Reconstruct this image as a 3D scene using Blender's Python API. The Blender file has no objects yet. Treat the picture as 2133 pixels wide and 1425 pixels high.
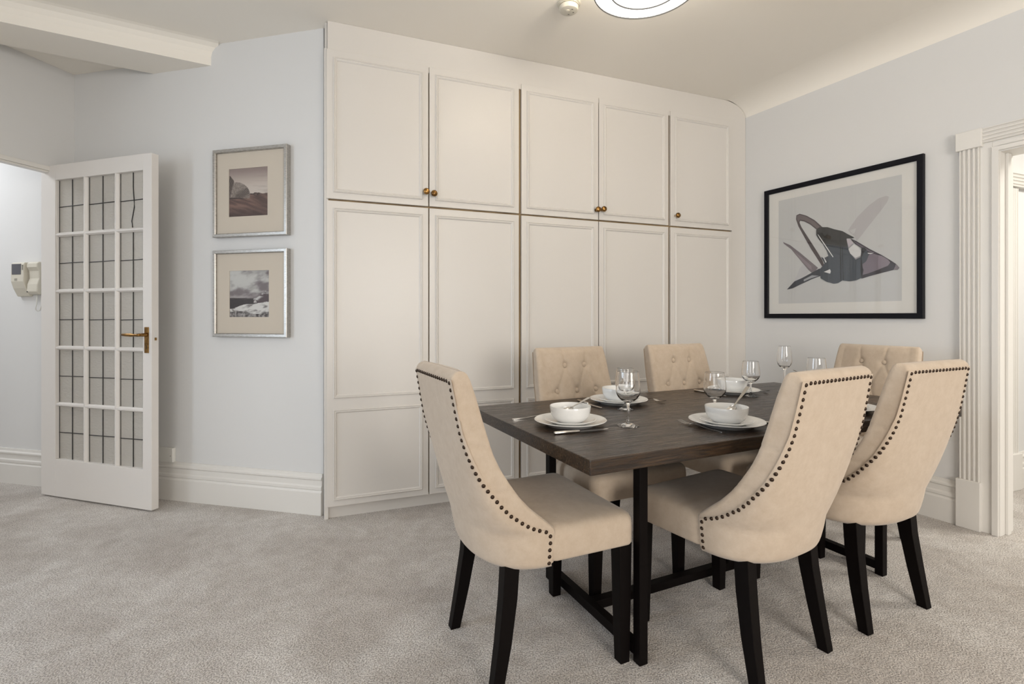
import bpy, math, random
from math import sin, cos, pi, atan2, radians, hypot
from mathutils import Vector, Matrix, noise as mnoise
from mathutils.geometry import tessellate_polygon

random.seed(7)
S = bpy.context.scene
COL = S.collection

# ------------------------------------------------------------------ camera, world, light, exposure
CAM_H = 1.145
cam_d = bpy.data.cameras.new('camera'); cam = bpy.data.objects.new('camera', cam_d); COL.objects.link(cam)
cam.location = (0, 0, CAM_H); cam.rotation_euler = (pi/2, 0, 0)
cam_d.sensor_width = 36; cam_d.lens = 1057/2133*36
cam_d.shift_y = -(712.5-659)/2133
cam_d.clip_start = .05; cam_d.clip_end = 60
S.camera = cam
W = bpy.data.worlds.new('world'); S.world = W; W.use_nodes = True
bg = W.node_tree.nodes['Background']; bg.inputs[0].default_value = (.75, .86, 1, 1); bg.inputs[1].default_value = .6
S.view_settings.view_transform = 'Standard'; S.view_settings.look = 'None'
S.view_settings.exposure = 0.42; S.view_settings.gamma = 1
try: S.view_settings.use_curve_mapping = False
except Exception: pass
S.cycles.max_bounces = 14; S.cycles.diffuse_bounces = 6; S.cycles.glossy_bounces = 5
S.cycles.transmission_bounces = 14; S.cycles.transparent_max_bounces = 12
S.cycles.caustics_refractive = False; S.cycles.caustics_reflective = False
S.cycles.sample_clamp_indirect = 4

def area(name, loc, target, sx, sy, watts, col, spread=180):
    d = bpy.data.lights.new(name, 'AREA'); d.shape = 'RECTANGLE'; d.size = sx; d.size_y = sy
    d.energy = watts; d.color = col; d.spread = radians(spread)
    o = bpy.data.objects.new(name, d); COL.objects.link(o); o.location = loc
    v = Vector(target)-Vector(loc); o.rotation_euler = v.to_track_quat('-Z', 'Y').to_euler()
    return o
# daylight entering by the side window (left of the camera) and by the two windows behind the camera
area('daylight_side_window', (-3.84, .41, 1.46), (-2.8, .155, 1.46), 1.75, 1.62, 52, (.74, .86, 1))
area('daylight_back_window', (-1.48, -2.12, 1.53), (-1.48, 0, .9), 1.7, 1.5, 22, (1, .96, .92))
area('daylight_back_window', (2.17, -2.12, 1.53), (2.17, 0, .75), 1.7, 1.5, 92, (1, .94, .86))
area('hall_light', (-4.3, 2.9, 2.7), (-4.3, 2.9, 0), .9, .9, 20, (.93, .96, 1))
area('passage_light', (4.1, 2.1, 2.7), (4.1, 2.1, 0), .8, .8, 48, (1, .96, .88))

# ------------------------------------------------------------------ materials
def mat(name, col, rough=.5, metal=0, spec=.5, coat=0, bump=None, sheen=0):
    m = bpy.data.materials.new(name); m.use_nodes = True; nt = m.node_tree; b = nt.nodes['Principled BSDF']
    b.inputs['Base Color'].default_value = (*col, 1); b.inputs['Roughness'].default_value = rough
    b.inputs['Metallic'].default_value = metal; b.inputs['Specular IOR Level'].default_value = spec
    b.inputs['Coat Weight'].default_value = coat; b.inputs['Sheen Weight'].default_value = sheen
    if bump:
        sc, st, dist = bump
        tc = nt.nodes.new('ShaderNodeTexCoord'); n = nt.nodes.new('ShaderNodeTexNoise'); n.inputs['Scale'].default_value = sc
        n.inputs['Detail'].default_value = 3
        bp = nt.nodes.new('ShaderNodeBump'); bp.inputs['Strength'].default_value = st; bp.inputs['Distance'].default_value = dist
        nt.links.new(tc.outputs['Object'], n.inputs['Vector']); nt.links.new(n.outputs['Fac'], bp.inputs['Height'])
        nt.links.new(bp.outputs['Normal'], b.inputs['Normal'])
    return m
def noise_mix(m, c0, c1, scale, lo=.35, hi=.65, stretch=(1, 1, 1), detail=4, coord='Object', dist=0):
    nt = m.node_tree; b = nt.nodes['Principled BSDF']
    tc = nt.nodes.new('ShaderNodeTexCoord'); mp = nt.nodes.new('ShaderNodeMapping'); mp.inputs['Scale'].default_value = stretch
    n = nt.nodes.new('ShaderNodeTexNoise'); n.inputs['Scale'].default_value = scale; n.inputs['Detail'].default_value = detail
    n.inputs['Distortion'].default_value = dist
    r = nt.nodes.new('ShaderNodeValToRGB'); r.color_ramp.elements[0].position = lo; r.color_ramp.elements[1].position = hi
    r.color_ramp.elements[0].color = (*c0, 1); r.color_ramp.elements[1].color = (*c1, 1)
    nt.links.new(tc.outputs[coord], mp.inputs[0]); nt.links.new(mp.outputs[0], n.inputs['Vector'])
    nt.links.new(n.outputs['Fac'], r.inputs[0]); nt.links.new(r.outputs[0], b.inputs['Base Color'])
    return n, r
M = {}
M['wall'] = mat('wall_paint', (.675, .672, .665), .75, bump=(60, .06, .002))
M['ceiling'] = mat('ceiling_paint', (.85, .81, .74), .85, bump=(40, .06, .002))
M['trim'] = mat('white_gloss_trim', (.72, .70, .665), .38, bump=(25, .05, .002))
M['joinery'] = mat('cream_satin_joinery', (.665, .637, .602), .36, bump=(14, .025, .003))
M['door'] = mat('white_door_paint', (.73, .70, .67), .35, bump=(18, .08, .003))
M['carcass'] = mat('raw_timber_edge', (.30, .20, .10), .6)
noise_mix(M['carcass'], (.20, .13, .06), (.38, .27, .14), 6, stretch=(1, 1, .2))
# carpet
c = M['carpet'] = mat('grey_beige_carpet', (.45, .42, .39), 1, spec=.1, sheen=.3)
nt = c.node_tree; b = nt.nodes['Principled BSDF']
tc = nt.nodes.new('ShaderNodeTexCoord')
def N(t, **kw):
    n = nt.nodes.new(t)
    for k, v in kw.items(): n.inputs[k].default_value = v
    return n
big = N('ShaderNodeTexNoise', Scale=2.2, Detail=5, Roughness=.6, Distortion=.6); fine = N('ShaderNodeTexNoise', Scale=190, Detail=2); mid = N('ShaderNodeTexNoise', Scale=16, Detail=4)
for n in (big, fine, mid): nt.links.new(tc.outputs['Object'], n.inputs['Vector'])
def ramp(p0, c0, p1, c1):
    r = nt.nodes.new('ShaderNodeValToRGB'); e = r.color_ramp.elements
    e[0].position = p0; e[0].color = (*c0, 1); e[1].position = p1; e[1].color = (*c1, 1); return r
r1 = ramp(.36, (.46, .422, .388), .64, (.62, .592, .565)); nt.links.new(big.outputs['Fac'], r1.inputs[0])
r2 = ramp(.36, (.50, .48, .46), .64, (1.25, 1.25, 1.25)); nt.links.new(fine.outputs['Fac'], r2.inputs[0])
r3 = ramp(.3, (.90, .885, .87), .7, (1.06, 1.06, 1.06)); nt.links.new(mid.outputs['Fac'], r3.inputs[0])
def mul(a_, b_):
    x = nt.nodes.new('ShaderNodeMix'); x.data_type = 'RGBA'; x.blend_type = 'MULTIPLY'; x.inputs[0].default_value = 1
    nt.links.new(a_, x.inputs[6]); nt.links.new(b_, x.inputs[7]); return x.outputs[2]
nt.links.new(mul(mul(r1.outputs[0], r2.outputs[0]), r3.outputs[0]), b.inputs['Base Color'])
bp = N('ShaderNodeBump', Strength=.9, Distance=.006); nt.links.new(fine.outputs['Fac'], bp.inputs['Height'])
bp2 = N('ShaderNodeBump', Strength=.5, Distance=.02); nt.links.new(mid.outputs['Fac'], bp2.inputs['Height']); nt.links.new(bp.outputs[0], bp2.inputs['Normal'])
nt.links.new(bp2.outputs[0], b.inputs['Normal'])
# linen
M['linen'] = mat('oatmeal_linen', (.56, .44, .33), .9, spec=.2, sheen=.25)
nt = M['linen'].node_tree; b = nt.nodes['Principled BSDF']; tc = nt.nodes.new('ShaderNodeTexCoord')
w1 = N('ShaderNodeTexWave', Scale=160, Distortion=2.5, Detail=2); w2 = N('ShaderNodeTexWave', Scale=160, Distortion=2.5, Detail=2); w2.bands_direction = 'Z'
nn = N('ShaderNodeTexNoise', Scale=30, Detail=6, Roughness=.7)
for n in (w1, w2, nn): nt.links.new(tc.outputs['Object'], n.inputs['Vector'])
ad = nt.nodes.new('ShaderNodeMath'); nt.links.new(w1.outputs['Fac'], ad.inputs[0]); nt.links.new(w2.outputs['Fac'], ad.inputs[1])
bp = N('ShaderNodeBump', Strength=.12, Distance=.001); nt.links.new(ad.outputs[0], bp.inputs['Height']); nt.links.new(bp.outputs[0], b.inputs['Normal'])
r1 = ramp(.3, (.47, .375, .285), .7, (.54, .445, .35)); nt.links.new(nn.outputs['Fac'], r1.inputs[0]); nt.links.new(r1.outputs[0], b.inputs['Base Color'])
# dark table wood
M['wood'] = mat('dark_oak_table_wood', (.03, .024, .02), .42, spec=.5)
nt = M['wood'].node_tree; b = nt.nodes['Principled BSDF']; tc = nt.nodes.new('ShaderNodeTexCoord')
mp = nt.nodes.new('ShaderNodeMapping'); mp.inputs['Scale'].default_value = (1.0, 9, 9)
g1 = N('ShaderNodeTexNoise', Scale=4, Detail=8, Roughness=.65, Distortion=1.2)
mp2 = nt.nodes.new('ShaderNodeMapping'); mp2.inputs['Scale'].default_value = (3.5, 60, 60); g2 = N('ShaderNodeTexNoise', Scale=3, Detail=3)
nt.links.new(tc.outputs['Object'], mp.inputs[0]); nt.links.new(tc.outputs['Object'], mp2.inputs[0])
nt.links.new(mp.outputs[0], g1.inputs['Vector']); nt.links.new(mp2.outputs[0], g2.inputs['Vector'])
r1 = ramp(.36, (.011, .0055, .003), .68, (.048, .027, .0135)); nt.links.new(g1.outputs['Fac'], r1.inputs[0])
r2 = ramp(.36, (.42, .42, .42), .60, (1.35, 1.32, 1.28)); nt.links.new(g2.outputs['Fac'], r2.inputs[0])
nt.links.new(mul(r1.outputs[0], r2.outputs[0]), b.inputs['Base Color'])
bp = N('ShaderNodeBump', Strength=.55, Distance=.002); nt.links.new(g2.outputs['Fac'], bp.inputs['Height']); nt.links.new(bp.outputs[0], b.inputs['Normal'])
rr = ramp(.36, (.40,)*3, .62, (.27,)*3); nt.links.new(g2.outputs['Fac'], rr.inputs[0]); nt.links.new(rr.outputs[0], b.inputs['Roughness'])
M['darkleg'] = mat('black_brown_lacquered_wood', (.0035, .0022, .002), .5, spec=.10)
M['nail'] = mat('antique_bronze_nail', (.05, .032, .022), .32, metal=.85)
M['brass'] = mat('aged_brass', (.36, .20, .07), .30, metal=1); noise_mix(M['brass'], (.11, .055, .02), (.36, .20, .065), 40, .3, .62)
M['steel'] = mat('cutlery_steel', (.62, .60, .57), .16, metal=1)
M['china'] = mat('white_china', (.80, .80, .79), .12, coat=.3)
M['silver'] = mat('brushed_silver_frame', (.50, .48, .45), .34, metal=.75); noise_mix(M['silver'], (.36, .34, .315), (.54, .52, .49), 50, stretch=(1, 1, 8))
M['blackframe'] = mat('black_wood_frame', (.004, .004, .007), .45, spec=.15, bump=(80, .3, .001))
M['mount'] = mat('cream_mount_board', (.62, .55, .46), .9)
M['mountwhite'] = mat('white_mount_board', (.72, .705, .67), .9)
M['lead'] = mat('lead_came', (.03, .028, .027), .5, metal=.3)
M['plastic'] = mat('white_plastic', (.74, .73, .69), .4)
M['grey'] = mat('grey_metal_rim', (.16, .155, .145), .6, spec=.1)
M['plasticcream'] = mat('cream_plastic', (.62, .585, .50), .45)
M['screen'] = mat('grey_screen', (.10, .10, .115), .12)
M['darkslot'] = mat('dark_slot', (.03, .03, .03), .6)
M['keyhole'] = M['darkslot']
def attrmat(name, rough=.7):
    m = mat(name, (1, 1, 1), rough); nt = m.node_tree; a = nt.nodes.new('ShaderNodeAttribute'); a.attribute_name = 'Col'
    nt.links.new(a.outputs['Color'], nt.nodes['Principled BSDF'].inputs['Base Color']); return m
M['print'] = attrmat('printed_paper')
# picture glass: clear sheet with a soft mirror reflection
g = bpy.data.materials.new('picture_glass'); g.use_nodes = True; nt = g.node_tree; nt.nodes.clear()
o_ = nt.nodes.new('ShaderNodeOutputMaterial'); tr = nt.nodes.new('ShaderNodeBsdfTransparent'); gl = nt.nodes.new('ShaderNodeBsdfGlossy'); gl.inputs['Roughness'].default_value = .02
lw = nt.nodes.new('ShaderNodeLayerWeight'); lw.inputs['Blend'].default_value = .5; mx = nt.nodes.new('ShaderNodeMixShader')
p5 = nt.nodes.new('ShaderNodeMath'); p5.operation = 'POWER'; p5.inputs[1].default_value = 5; mm = nt.nodes.new('ShaderNodeMath'); mm.operation = 'MULTIPLY_ADD'; mm.inputs[1].default_value = .9; mm.inputs[2].default_value = .035
nt.links.new(lw.outputs['Facing'], p5.inputs[0]); nt.links.new(p5.outputs[0], mm.inputs[0]); nt.links.new(mm.outputs[0], mx.inputs[0]); nt.links.new(tr.outputs[0], mx.inputs[1]); nt.links.new(gl.outputs[0], mx.inputs[2]); nt.links.new(mx.outputs[0], o_.inputs[0])
M['pglass'] = g
# obscure door glass
g = M['doorglass'] = mat('rippled_obscure_glass', (.95, .905, .83), .3); nt = g.node_tree; b = nt.nodes['Principled BSDF']
b.inputs['Transmission Weight'].default_value = .52; b.inputs['IOR'].default_value = 1.12; b.inputs['Specular IOR Level'].default_value = .5; b.inputs['Coat Weight'].default_value = .5; b.inputs['Coat Roughness'].default_value = .08
tc = nt.nodes.new('ShaderNodeTexCoord'); mp = nt.nodes.new('ShaderNodeMapping'); mp.inputs['Scale'].default_value = (1, 1, 2.2)
n = N('ShaderNodeTexNoise', Scale=26, Detail=3, Distortion=1.5); bp = N('ShaderNodeBump', Strength=.55, Distance=.006)
nt.links.new(tc.outputs['Object'], mp.inputs[0]); nt.links.new(mp.outputs[0], n.inputs['Vector']); nt.links.new(n.outputs['Fac'], bp.inputs['Height']); nt.links.new(bp.outputs[0], b.inputs['Normal'])
g = M['glass'] = mat('clear_drinking_glass', (1, 1, 1), 0.0); b = g.node_tree.nodes['Principled BSDF']
b.inputs['Transmission Weight'].default_value = 1; b.inputs['IOR'].default_value = 1.48
def emis(name, col, st):
    m = mat(name, (.9, .9, .88), .6); b = m.node_tree.nodes['Principled BSDF']
    b.inputs['Emission Color'].default_value = (*col, 1); b.inputs['Emission Strength'].default_value = st; return m
M['lampshade'] = emis('lit_white_shade', (1, .95, .87), 1.6)
M['diffuser'] = emis('lit_diffuser', (1, .97, .92), 1.6)

# ------------------------------------------------------------------ mesh helpers
class MB:
    def __init__(s): s.v = []; s.f = []
    def add(s, vs, fs):
        k = len(s.v); s.v += [tuple(p) for p in vs]; s.f += [tuple(i+k for i in f) for f in fs]; return s
    def box(s, x0, x1, y0, y1, z0, z1):
        vs = [(x, y, z) for z in (z0, z1) for y in (y0, y1) for x in (x0, x1)]
        return s.add(vs, [(0, 2, 3, 1), (4, 5, 7, 6), (0, 1, 5, 4), (2, 6, 7, 3), (0, 4, 6, 2), (1, 3, 7, 5)])
    def loft(s, rings, cap=True, closed=True):
        n = len(rings[0]); vs = [p for r in rings for p in r]; fs = []
        for i in range(len(rings)-1):
            for j in range(n if closed else n-1):
                a = i*n+j; b = i*n+(j+1) % n; fs.append((a, b, b+n, a+n))
        if cap: fs += [tuple(range(n-1, -1, -1)), tuple(range((len(rings)-1)*n, len(rings)*n))]
        return s.add(vs, fs)
    def lathe(s, prof, n=40, c=(0, 0, 0), close=False):
        vs = []; fs = []; m = len(prof)
        for i in range(n):
            t = 2*pi*i/n
            for r, z in prof: vs.append((c[0]+max(r, 1e-5)*cos(t), c[1]+max(r, 1e-5)*sin(t), c[2]+z))
        for i in range(n):
            for j in range(m if close else m-1):
                a = i*m+j; b = ((i+1) % n)*m+j; a2 = i*m+(j+1) % m; b2 = ((i+1) % n)*m+(j+1) % m; fs.append((a, b, b2, a2))
        return s.add(vs, fs)
    def tube(s, pts, r, n=10, cap=True):
        rings = []; P = [Vector(p) for p in pts]
        rs = r if isinstance(r, (list, tuple)) else [r]*len(P)
        for i, p in enumerate(P):
            d = (P[min(i+1, len(P)-1)]-P[max(i-1, 0)]).normalized()
            u = d.cross(Vector((0, 0, 1)))
            if u.length < .05: u = d.cross(Vector((0, 1, 0)))
            u.normalize(); w = d.cross(u)
            rings.append([p+rs[i]*(cos(2*pi*k/n)*u+sin(2*pi*k/n)*w) for k in range(n)])
        return s.loft(rings, cap)
    def extrude_x(s, prof, x0, x1, m0=0, m1=0):
        # prof: list of (y,z), closed; m0/m1 mitre factor against y
        r0 = [(x0+m0*y, y, z) for y, z in prof]; r1 = [(x1+m1*y, y, z) for y, z in prof]
        return s.loft([r0, r1])
    def xf(s, Mx, k=0):
        for i in range(k, len(s.v)): s.v[i] = tuple(Mx @ Vector(s.v[i]))
        return s
    def build(s, name, m, parent=None, loc=(0, 0, 0), rz=0, smooth=False, bevel=0, recalc=True, angle=None):
        me = bpy.data.meshes.new(name); me.from_pydata(s.v, [], s.f)
        import bmesh
        if recalc:
            bm = bmesh.new(); bm.from_mesh(me); bmesh.ops.remove_doubles(bm, verts=bm.verts, dist=2e-6); bmesh.ops.recalc_face_normals(bm, faces=bm.faces); bm.to_mesh(me); bm.free()
        me.materials.append(m)
        if smooth: me.polygons.foreach_set('use_smooth', [True]*len(me.polygons))
        if angle:
            try: me.set_sharp_from_angle(angle=radians(angle))
            except Exception: pass
        o = bpy.data.objects.new(name, me); COL.objects.link(o); o.location = loc; o.rotation_euler = (0, 0, rz)
        if parent: o.parent = parent
        if bevel:
            b = o.modifiers.new('bevel', 'BEVEL'); b.width = bevel; b.segments = 2; b.limit_method = 'ANGLE'; b.angle_limit = radians(40)
        return o
def tag(o, label, cat, group=None):
    o['label'] = label; o['category'] = cat
    if group: o['group'] = group
    return o
def thing(name, label, cat, loc=(0, 0, 0), rz=0, group=None):
    o = bpy.data.objects.new(name, None); COL.objects.link(o); o.location = loc; o.rotation_euler = (0, 0, rz); o.empty_display_size = .1
    return tag(o, label, cat, group)
def struct(o, label=None, cat=None):
    o['kind'] = 'structure'
    if label: o['label'] = label
    if cat: o['category'] = cat
    return o
def copy_tree(o, parent=None):
    c = o.copy(); COL.objects.link(c)
    if parent: c.parent = parent
    for ch in list(o.children): copy_tree(ch, c)
    return c
def lerp_tab(tab, x):
    if x <= tab[0][0]: return tab[0][1]
    for (x0, y0), (x1, y1) in zip(tab, tab[1:]):
        if x <= x1: return y0+(y1-y0)*(x-x0)/(x1-x0)
    return tab[-1][1]

# wall frames: origin, local X = to the right seen from the room, local Y = into the wall
def fr(P, d): return (P[0], P[1], 0), atan2(d[1], d[0])
D_P, D_R = fr((-1.0892, 2.9306), (.972, -.2353))          # diagonal wall with the two photographs, x<0 to the left
C_P, C_R = fr((-2.907, 3.371), (.235, .972))              # wall with the doorway, x<0 towards the camera
R_P, R_R = fr((1.8358, 3.9715), (.467, -.884))            # right wall, x>0 towards the camera
W_P, W_R = fr((-1.0305, 2.8483), (.931, .365))            # wardrobe front
CEIL = 2.81

# ------------------------------------------------------------------ setting
def wall(name, P, rz, x0, x1, z0, z1, openings=(), thick=.12, m='wall'):
    xs = sorted({x0, x1, *[o[0] for o in openings], *[o[1] for o in openings]}); zs = sorted({z0, z1, *[o[2] for o in openings], *[o[3] for o in openings]})
    mb = MB()
    for a, b_ in zip(xs, xs[1:]):
        for c_, d_ in zip(zs, zs[1:]):
            cx_, cz_ = (a+b_)/2, (c_+d_)/2
            if any(o[0] < cx_ < o[1] and o[2] < cz_ < o[3] for o in openings): continue
            mb.box(a, b_, 0, thick, c_, d_)
    return struct(mb.build(name, M[m], loc=P, rz=rz))
f_ = MB().box(-7, 8, -2.4, 8, -.1, 0); struct(f_.build('floor', M['carpet']))
c_ = MB().box(-7, 8, -2.4, 8, CEIL, CEIL+.1); struct(c_.build('ceiling', M['ceiling']))
wall('wall_back_left', D_P, D_R, -1.87, -.0, 0, CEIL)
wall('wall_hall', D_P, D_R, -5.2, -1.87, 0, CEIL)
wall('wall_left', C_P, C_R, -5.5, 0, 0, CEIL, openings=((-1.10, -.105, -1, 2.068), (-4.0, -2.2, .62, 2.3)), thick=.035)
wall('wall_right', R_P, R_R, -.75, 6.6, 0, CEIL, openings=((1.50, 2.36, -1, 2.022),))
wall('wall_rear', (4.87, -1.9, 0), pi, 0, 9.1, 0, CEIL, openings=((1.85, 3.55, .75, 2.3), (5.5, 7.2, .75, 2.3)))
wall('wall_behind_wardrobe', (W_P[0]-.365*.56, W_P[1]+.931*.56, 0), W_R, -.1, 3.2, 0, CEIL)
# hall side walls and passage walls
wall('wall_hall_far', (-6.15, 4.3, 0), radians(-90), 0, 2.0, 0, CEIL)
wall('wall_hall_end', (-3.35, 1.78, 0), radians(166.4), -.05, 2.9, 0, CEIL)
wall('wall_passage', (3.25, 3.346, 0), atan2(.365, .931), -.86, 3.2, 0, CEIL)
wall('wall_passage_end', (6.2, 4.4, 0), radians(-95), -.3, 5.5, 0, CEIL)
wall('wall_passage_near', (6.3, -.2, 0), radians(172), 0, 2.3, 0, CEIL)
# lowered alcove ceiling and beam in front of it
mb = MB()
a0, a1 = (-1.846, 3.114), (-2.273, 3.219)
bd = Vector((-.87, -.493)).normalized()
L_ = 1.9
fa = (a0[0]+bd.x*L_, a0[1]+bd.y*L_); fb = (a1[0]+bd.x*1.7, a1[1]+bd.y*1.7)
# beam soffit outline, front face rises with a small cove into the ceiling
nrm = Vector((.493, -.87)).normalized()
cove = [(0, 2.683), (0, 2.735), (.006, 2.765), (.022, 2.79), (.05, 2.806), (.085, 2.812)]
ringA = [(a0[0]+nrm.x*d, a0[1]+nrm.y*d, z) for d, z in cove]+[(a1[0], a1[1], 2.812), (a1[0], a1[1], 2.683)]
ringB = [(fa[0]+nrm.x*d, fa[1]+nrm.y*d, z) for d, z in cove]+[(fb[0], fb[1], 2.812), (fb[0], fb[1], 2.683)]
ringA = [(x-bd.x*.04, y-bd.y*.04, z) for x, y, z in ringA]
mb.loft([ringA, ringB]); o = mb.build('trim_1', M['ceiling']); struct(o, 'painted ceiling beam running into the wall above the photographs', 'beam')
mb = MB(); q = [(-2.24, 3.225), (-2.92, 3.395), (-3.28, 1.9), (-3.72, 2.43)]
al = [(a1[0], a1[1]+.015), (-2.91, 3.39), (-3.27, 1.90)]
al.append((fb[0], fb[1]))
mb.loft([[(x, y, 2.748) for x, y in al], [(x, y, 2.812) for x, y in al]]); struct(mb.build('ceiling_alcove', M['ceiling']))
# cove along the right wall
mb = MB(); prof = [(.02, 2.812), (-.26, 2.812)]
for k in range(9):
    t = k/8*pi/2; prof.append((-.22*(1-sin(t)), 2.81-.11*(1-cos(t))))
prof.append((.02, 2.70))
mb.extrude_x(prof, -.02, 6.4); struct(mb.build('trim_2', M['ceiling'], loc=R_P, rz=R_R, smooth=True, angle=50), 'curved plaster cove above the right wall', 'cove')

def skirting(name, P, rz, x0, x1, h=.236):
    prof = [(0, 0), (-.022, 0), (-.022, .128), (-.017, .134), (-.015, .140), (-.020, .146), (-.020, .160), (-.013, .168), (-.012, .196), (-.019, .204), (-.019, .212), (-.010, .220), (-.008, h), (0, h)]
    return struct(MB().extrude_x(prof, x0, x1).build(name, M['trim'], loc=P, rz=rz))
skirting('baseboard_back_left', D_P, D_R, -1.87, -.002)
skirting('baseboard_left', C_P, C_R, -.10, -.02)
skirting('baseboard_left', C_P, C_R, -5.4, -1.17)
skirting('baseboard_right', R_P, R_R, .02, 1.331)
skirting('baseboard_right', R_P, R_R, 2.54, 6.5)
skirting('baseboard_hall', D_P, D_R, -5.0, -1.91)
skirting('baseboard_passage', (3.25, 3.346, 0), atan2(.365, .931), -.9, 3.1)

# architrave of the doorway on the left (narrow)
mb = MB(); mb.box(-1.14, -1.10, -.012, 0, 0, 2.095); mb.box(-1.10, -.105, -.012, 0, 2.068, 2.095)
mb.box(-.112, -.103, -.001, .04, 0, 2.068); mb.box(-1.10, -.112, -.004, .04, 2.056, 2.068); mb.box(-1.112, -1.10, -.004, .04, 0, 2.068)
struct(mb.build('trim_3', M['trim'], loc=C_P, rz=C_R, bevel=.003), 'slim white architrave around the bright left doorway', 'door frame')
# fluted architrave of the doorway on the right
root = thing('trim_4', 'white fluted architrave with plinth and corner blocks on the right doorway', 'door frame', R_P, R_R); root['kind'] = 'structure'
def flutes_x(x0, x1, n, y0, dep):
    p = [(x0, 0), (x0, y0)]; w = (x1-x0)/n
    for k in range(n):
        a = x0+k*w
        p += [(a+.12*w, y0), (a+.2*w, y0+dep), (a+.62*w, y0+dep*.55), (a+.8*w, y0)]
    return p+[(x1, y0), (x1, 0)]
p = flutes_x(1.346, 1.428, 4, -.026, .010)
for (xa, xb, mir) in ((1.346, 1.428, 0), (2.432, 2.514, 1)):
    p = flutes_x(xa, xb, 4, -.026, .010)
    MB().loft([[(x, y, .26) for x, y in p], [(x, y, 2.05) for x, y in p]]).build('pilaster', M['trim'], root)
for xa in (1.331, 2.42):
    MB().box(xa, xa+.106, -.036, 0, 0, .262).build('plinth_block', M['trim'], root, bevel=.003)
    MB().box(xa, xa+.112, -.036, 0, 2.044, 2.142).build('corner_block', M['trim'], root, bevel=.003)
p = flutes_x(2.062, 2.138, 4, -.026, .010)
MB().loft([[(x, y, z) for z, y in p] for x in (1.443, 2.42)]).build('head_fluting', M['trim'], root)
mb = MB()
for xa, xb in ((1.428, 1.478), (2.382, 2.432)): mb.box(xa, xb, -.012, 0, 0, 2.062)
mb.box(1.478, 2.382, -.012, 0, 2.03, 2.062)
for xa, xb in ((1.478, 1.505), (2.355, 2.382)): mb.box(xa, xb, -.022, 0, 0, 2.03)
mb.box(1.505, 2.355, -.022, 0, 2.006, 2.03)
mb.box(1.497, 1.51, -.01, .15, 0, 2.012); mb.box(2.35, 2.363, -.01, .15, 0, 2.012); mb.box(1.505, 2.355, -.01, .15, 2.0, 2.012)
mb.box(1.51, 1.522, .05, .09, 0, 2.0)
mb.build('lining', M['trim'], root, bevel=.002)
# architrave seen beyond, in the passage
PP, PR = (3.25, 3.346, 0), atan2(.365, .931)
root = thing('trim_5', 'white fluted architrave in the bright passage beyond the right doorway', 'door frame', PP, PR); root['kind'] = 'structure'
p = flutes_x(.0, .10, 4, -.026, .010); MB().loft([[(x, y, 0) for x, y in p], [(x, y, 1.99) for x, y in p]]).build('pilaster', M['trim'], root)
p = flutes_x(2.0, 2.09, 4, -.034, .012); MB().loft([[(x, y, z) for z, y in p] for x in (-.03, 1.1)]).build('head_fluting', M['trim'], root)
MB().box(-.02, .12, -.04, 0, 0, .24).build('plinth_block', M['trim'], root, bevel=.003)
# windows (out of the frame, they let the daylight in)
def window(name, P, rz, x0, x1, z0, z1):
    mb = MB(); w = .05
    mb.box(x0, x1, .02, .08, z0, z0+w); mb.box(x0, x1, .02, .08, z1-w, z1); mb.box(x0, x0+w, .02, .08, z0+w, z1-w); mb.box(x1-w, x1, .02, .08, z0+w, z1-w)
    mb.box((x0+x1)/2-.02, (x0+x1)/2+.02, .03, .07, z0+w, z1-w)
    mb.box(x0-.05, x1+.05, -.06, .02, z0-.03, z0)
    struct(mb.build(name, M['trim'], loc=P, rz=rz), 'white framed window out of the picture', 'window')
window('window_1', C_P, C_R, -4.0, -2.2, .62, 2.3)
window('window_2', (4.87, -1.9, 0), pi, 1.85, 3.55, .75, 2.3)
window('window_3', (4.87, -1.9, 0), pi, 5.5, 7.2, .75, 2.3)

# ------------------------------------------------------------------ glazed door standing open
DH = Vector((-2.9889, 3.2354)); DR = atan2(-.2960, .9552)
door = thing('door_1', 'open white glazed door with fifteen leaded panes and brass handle', 'door', (DH.x, DH.y, 0), DR); door['kind'] = 'structure'
DT = .044; DW = .927; Z0, Z1 = .010, 2.100
cols = [(.112, .352), (.380, .618), (.646, .858)]; zs = []
zb, zt, bar = .245, 2.005, .026
ph = (zt-zb-4*bar)/5
rows = [(zb+k*(ph+bar), zb+k*(ph+bar)+ph) for k in range(5)]
mb = MB()
mb.box(-.020, cols[0][0], 0, DT, Z0, Z1); mb.box(cols[2][1], DW, 0, DT, Z0, Z1)
mb.box(cols[0][0], cols[2][1], 0, DT, Z0, zb); mb.box(cols[0][0], cols[2][1], 0, DT, zt, Z1)
mb.build('door_frame', M['door'], door, bevel=.002)
mb = MB()
def bar_prof(w): return [(-w/2, DT-.008), (-w/2, .014), (-w/2+.004, .009), (-.005, .002), (.005, .002), (w/2-.004, .009), (w/2, .014), (w/2, DT-.008)]
for (a, b_), (c2, d2) in zip(cols, cols[1:]):
    w = c2-b_; xc = (b_+c2)/2; mb.loft([[(xc+x, y, z) for x, y in bar_prof(w)] for z in (zb, zt)])
for (a, b_), (c2, d2) in zip(rows, rows[1:]):
    zc = (b_+c2)/2; mb.loft([[(x, y, zc+q_) for q_, y in bar_prof(bar)] for x in (cols[0][0], cols[2][1])])
mb.build('glazing_bars', M['door'], door)
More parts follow.
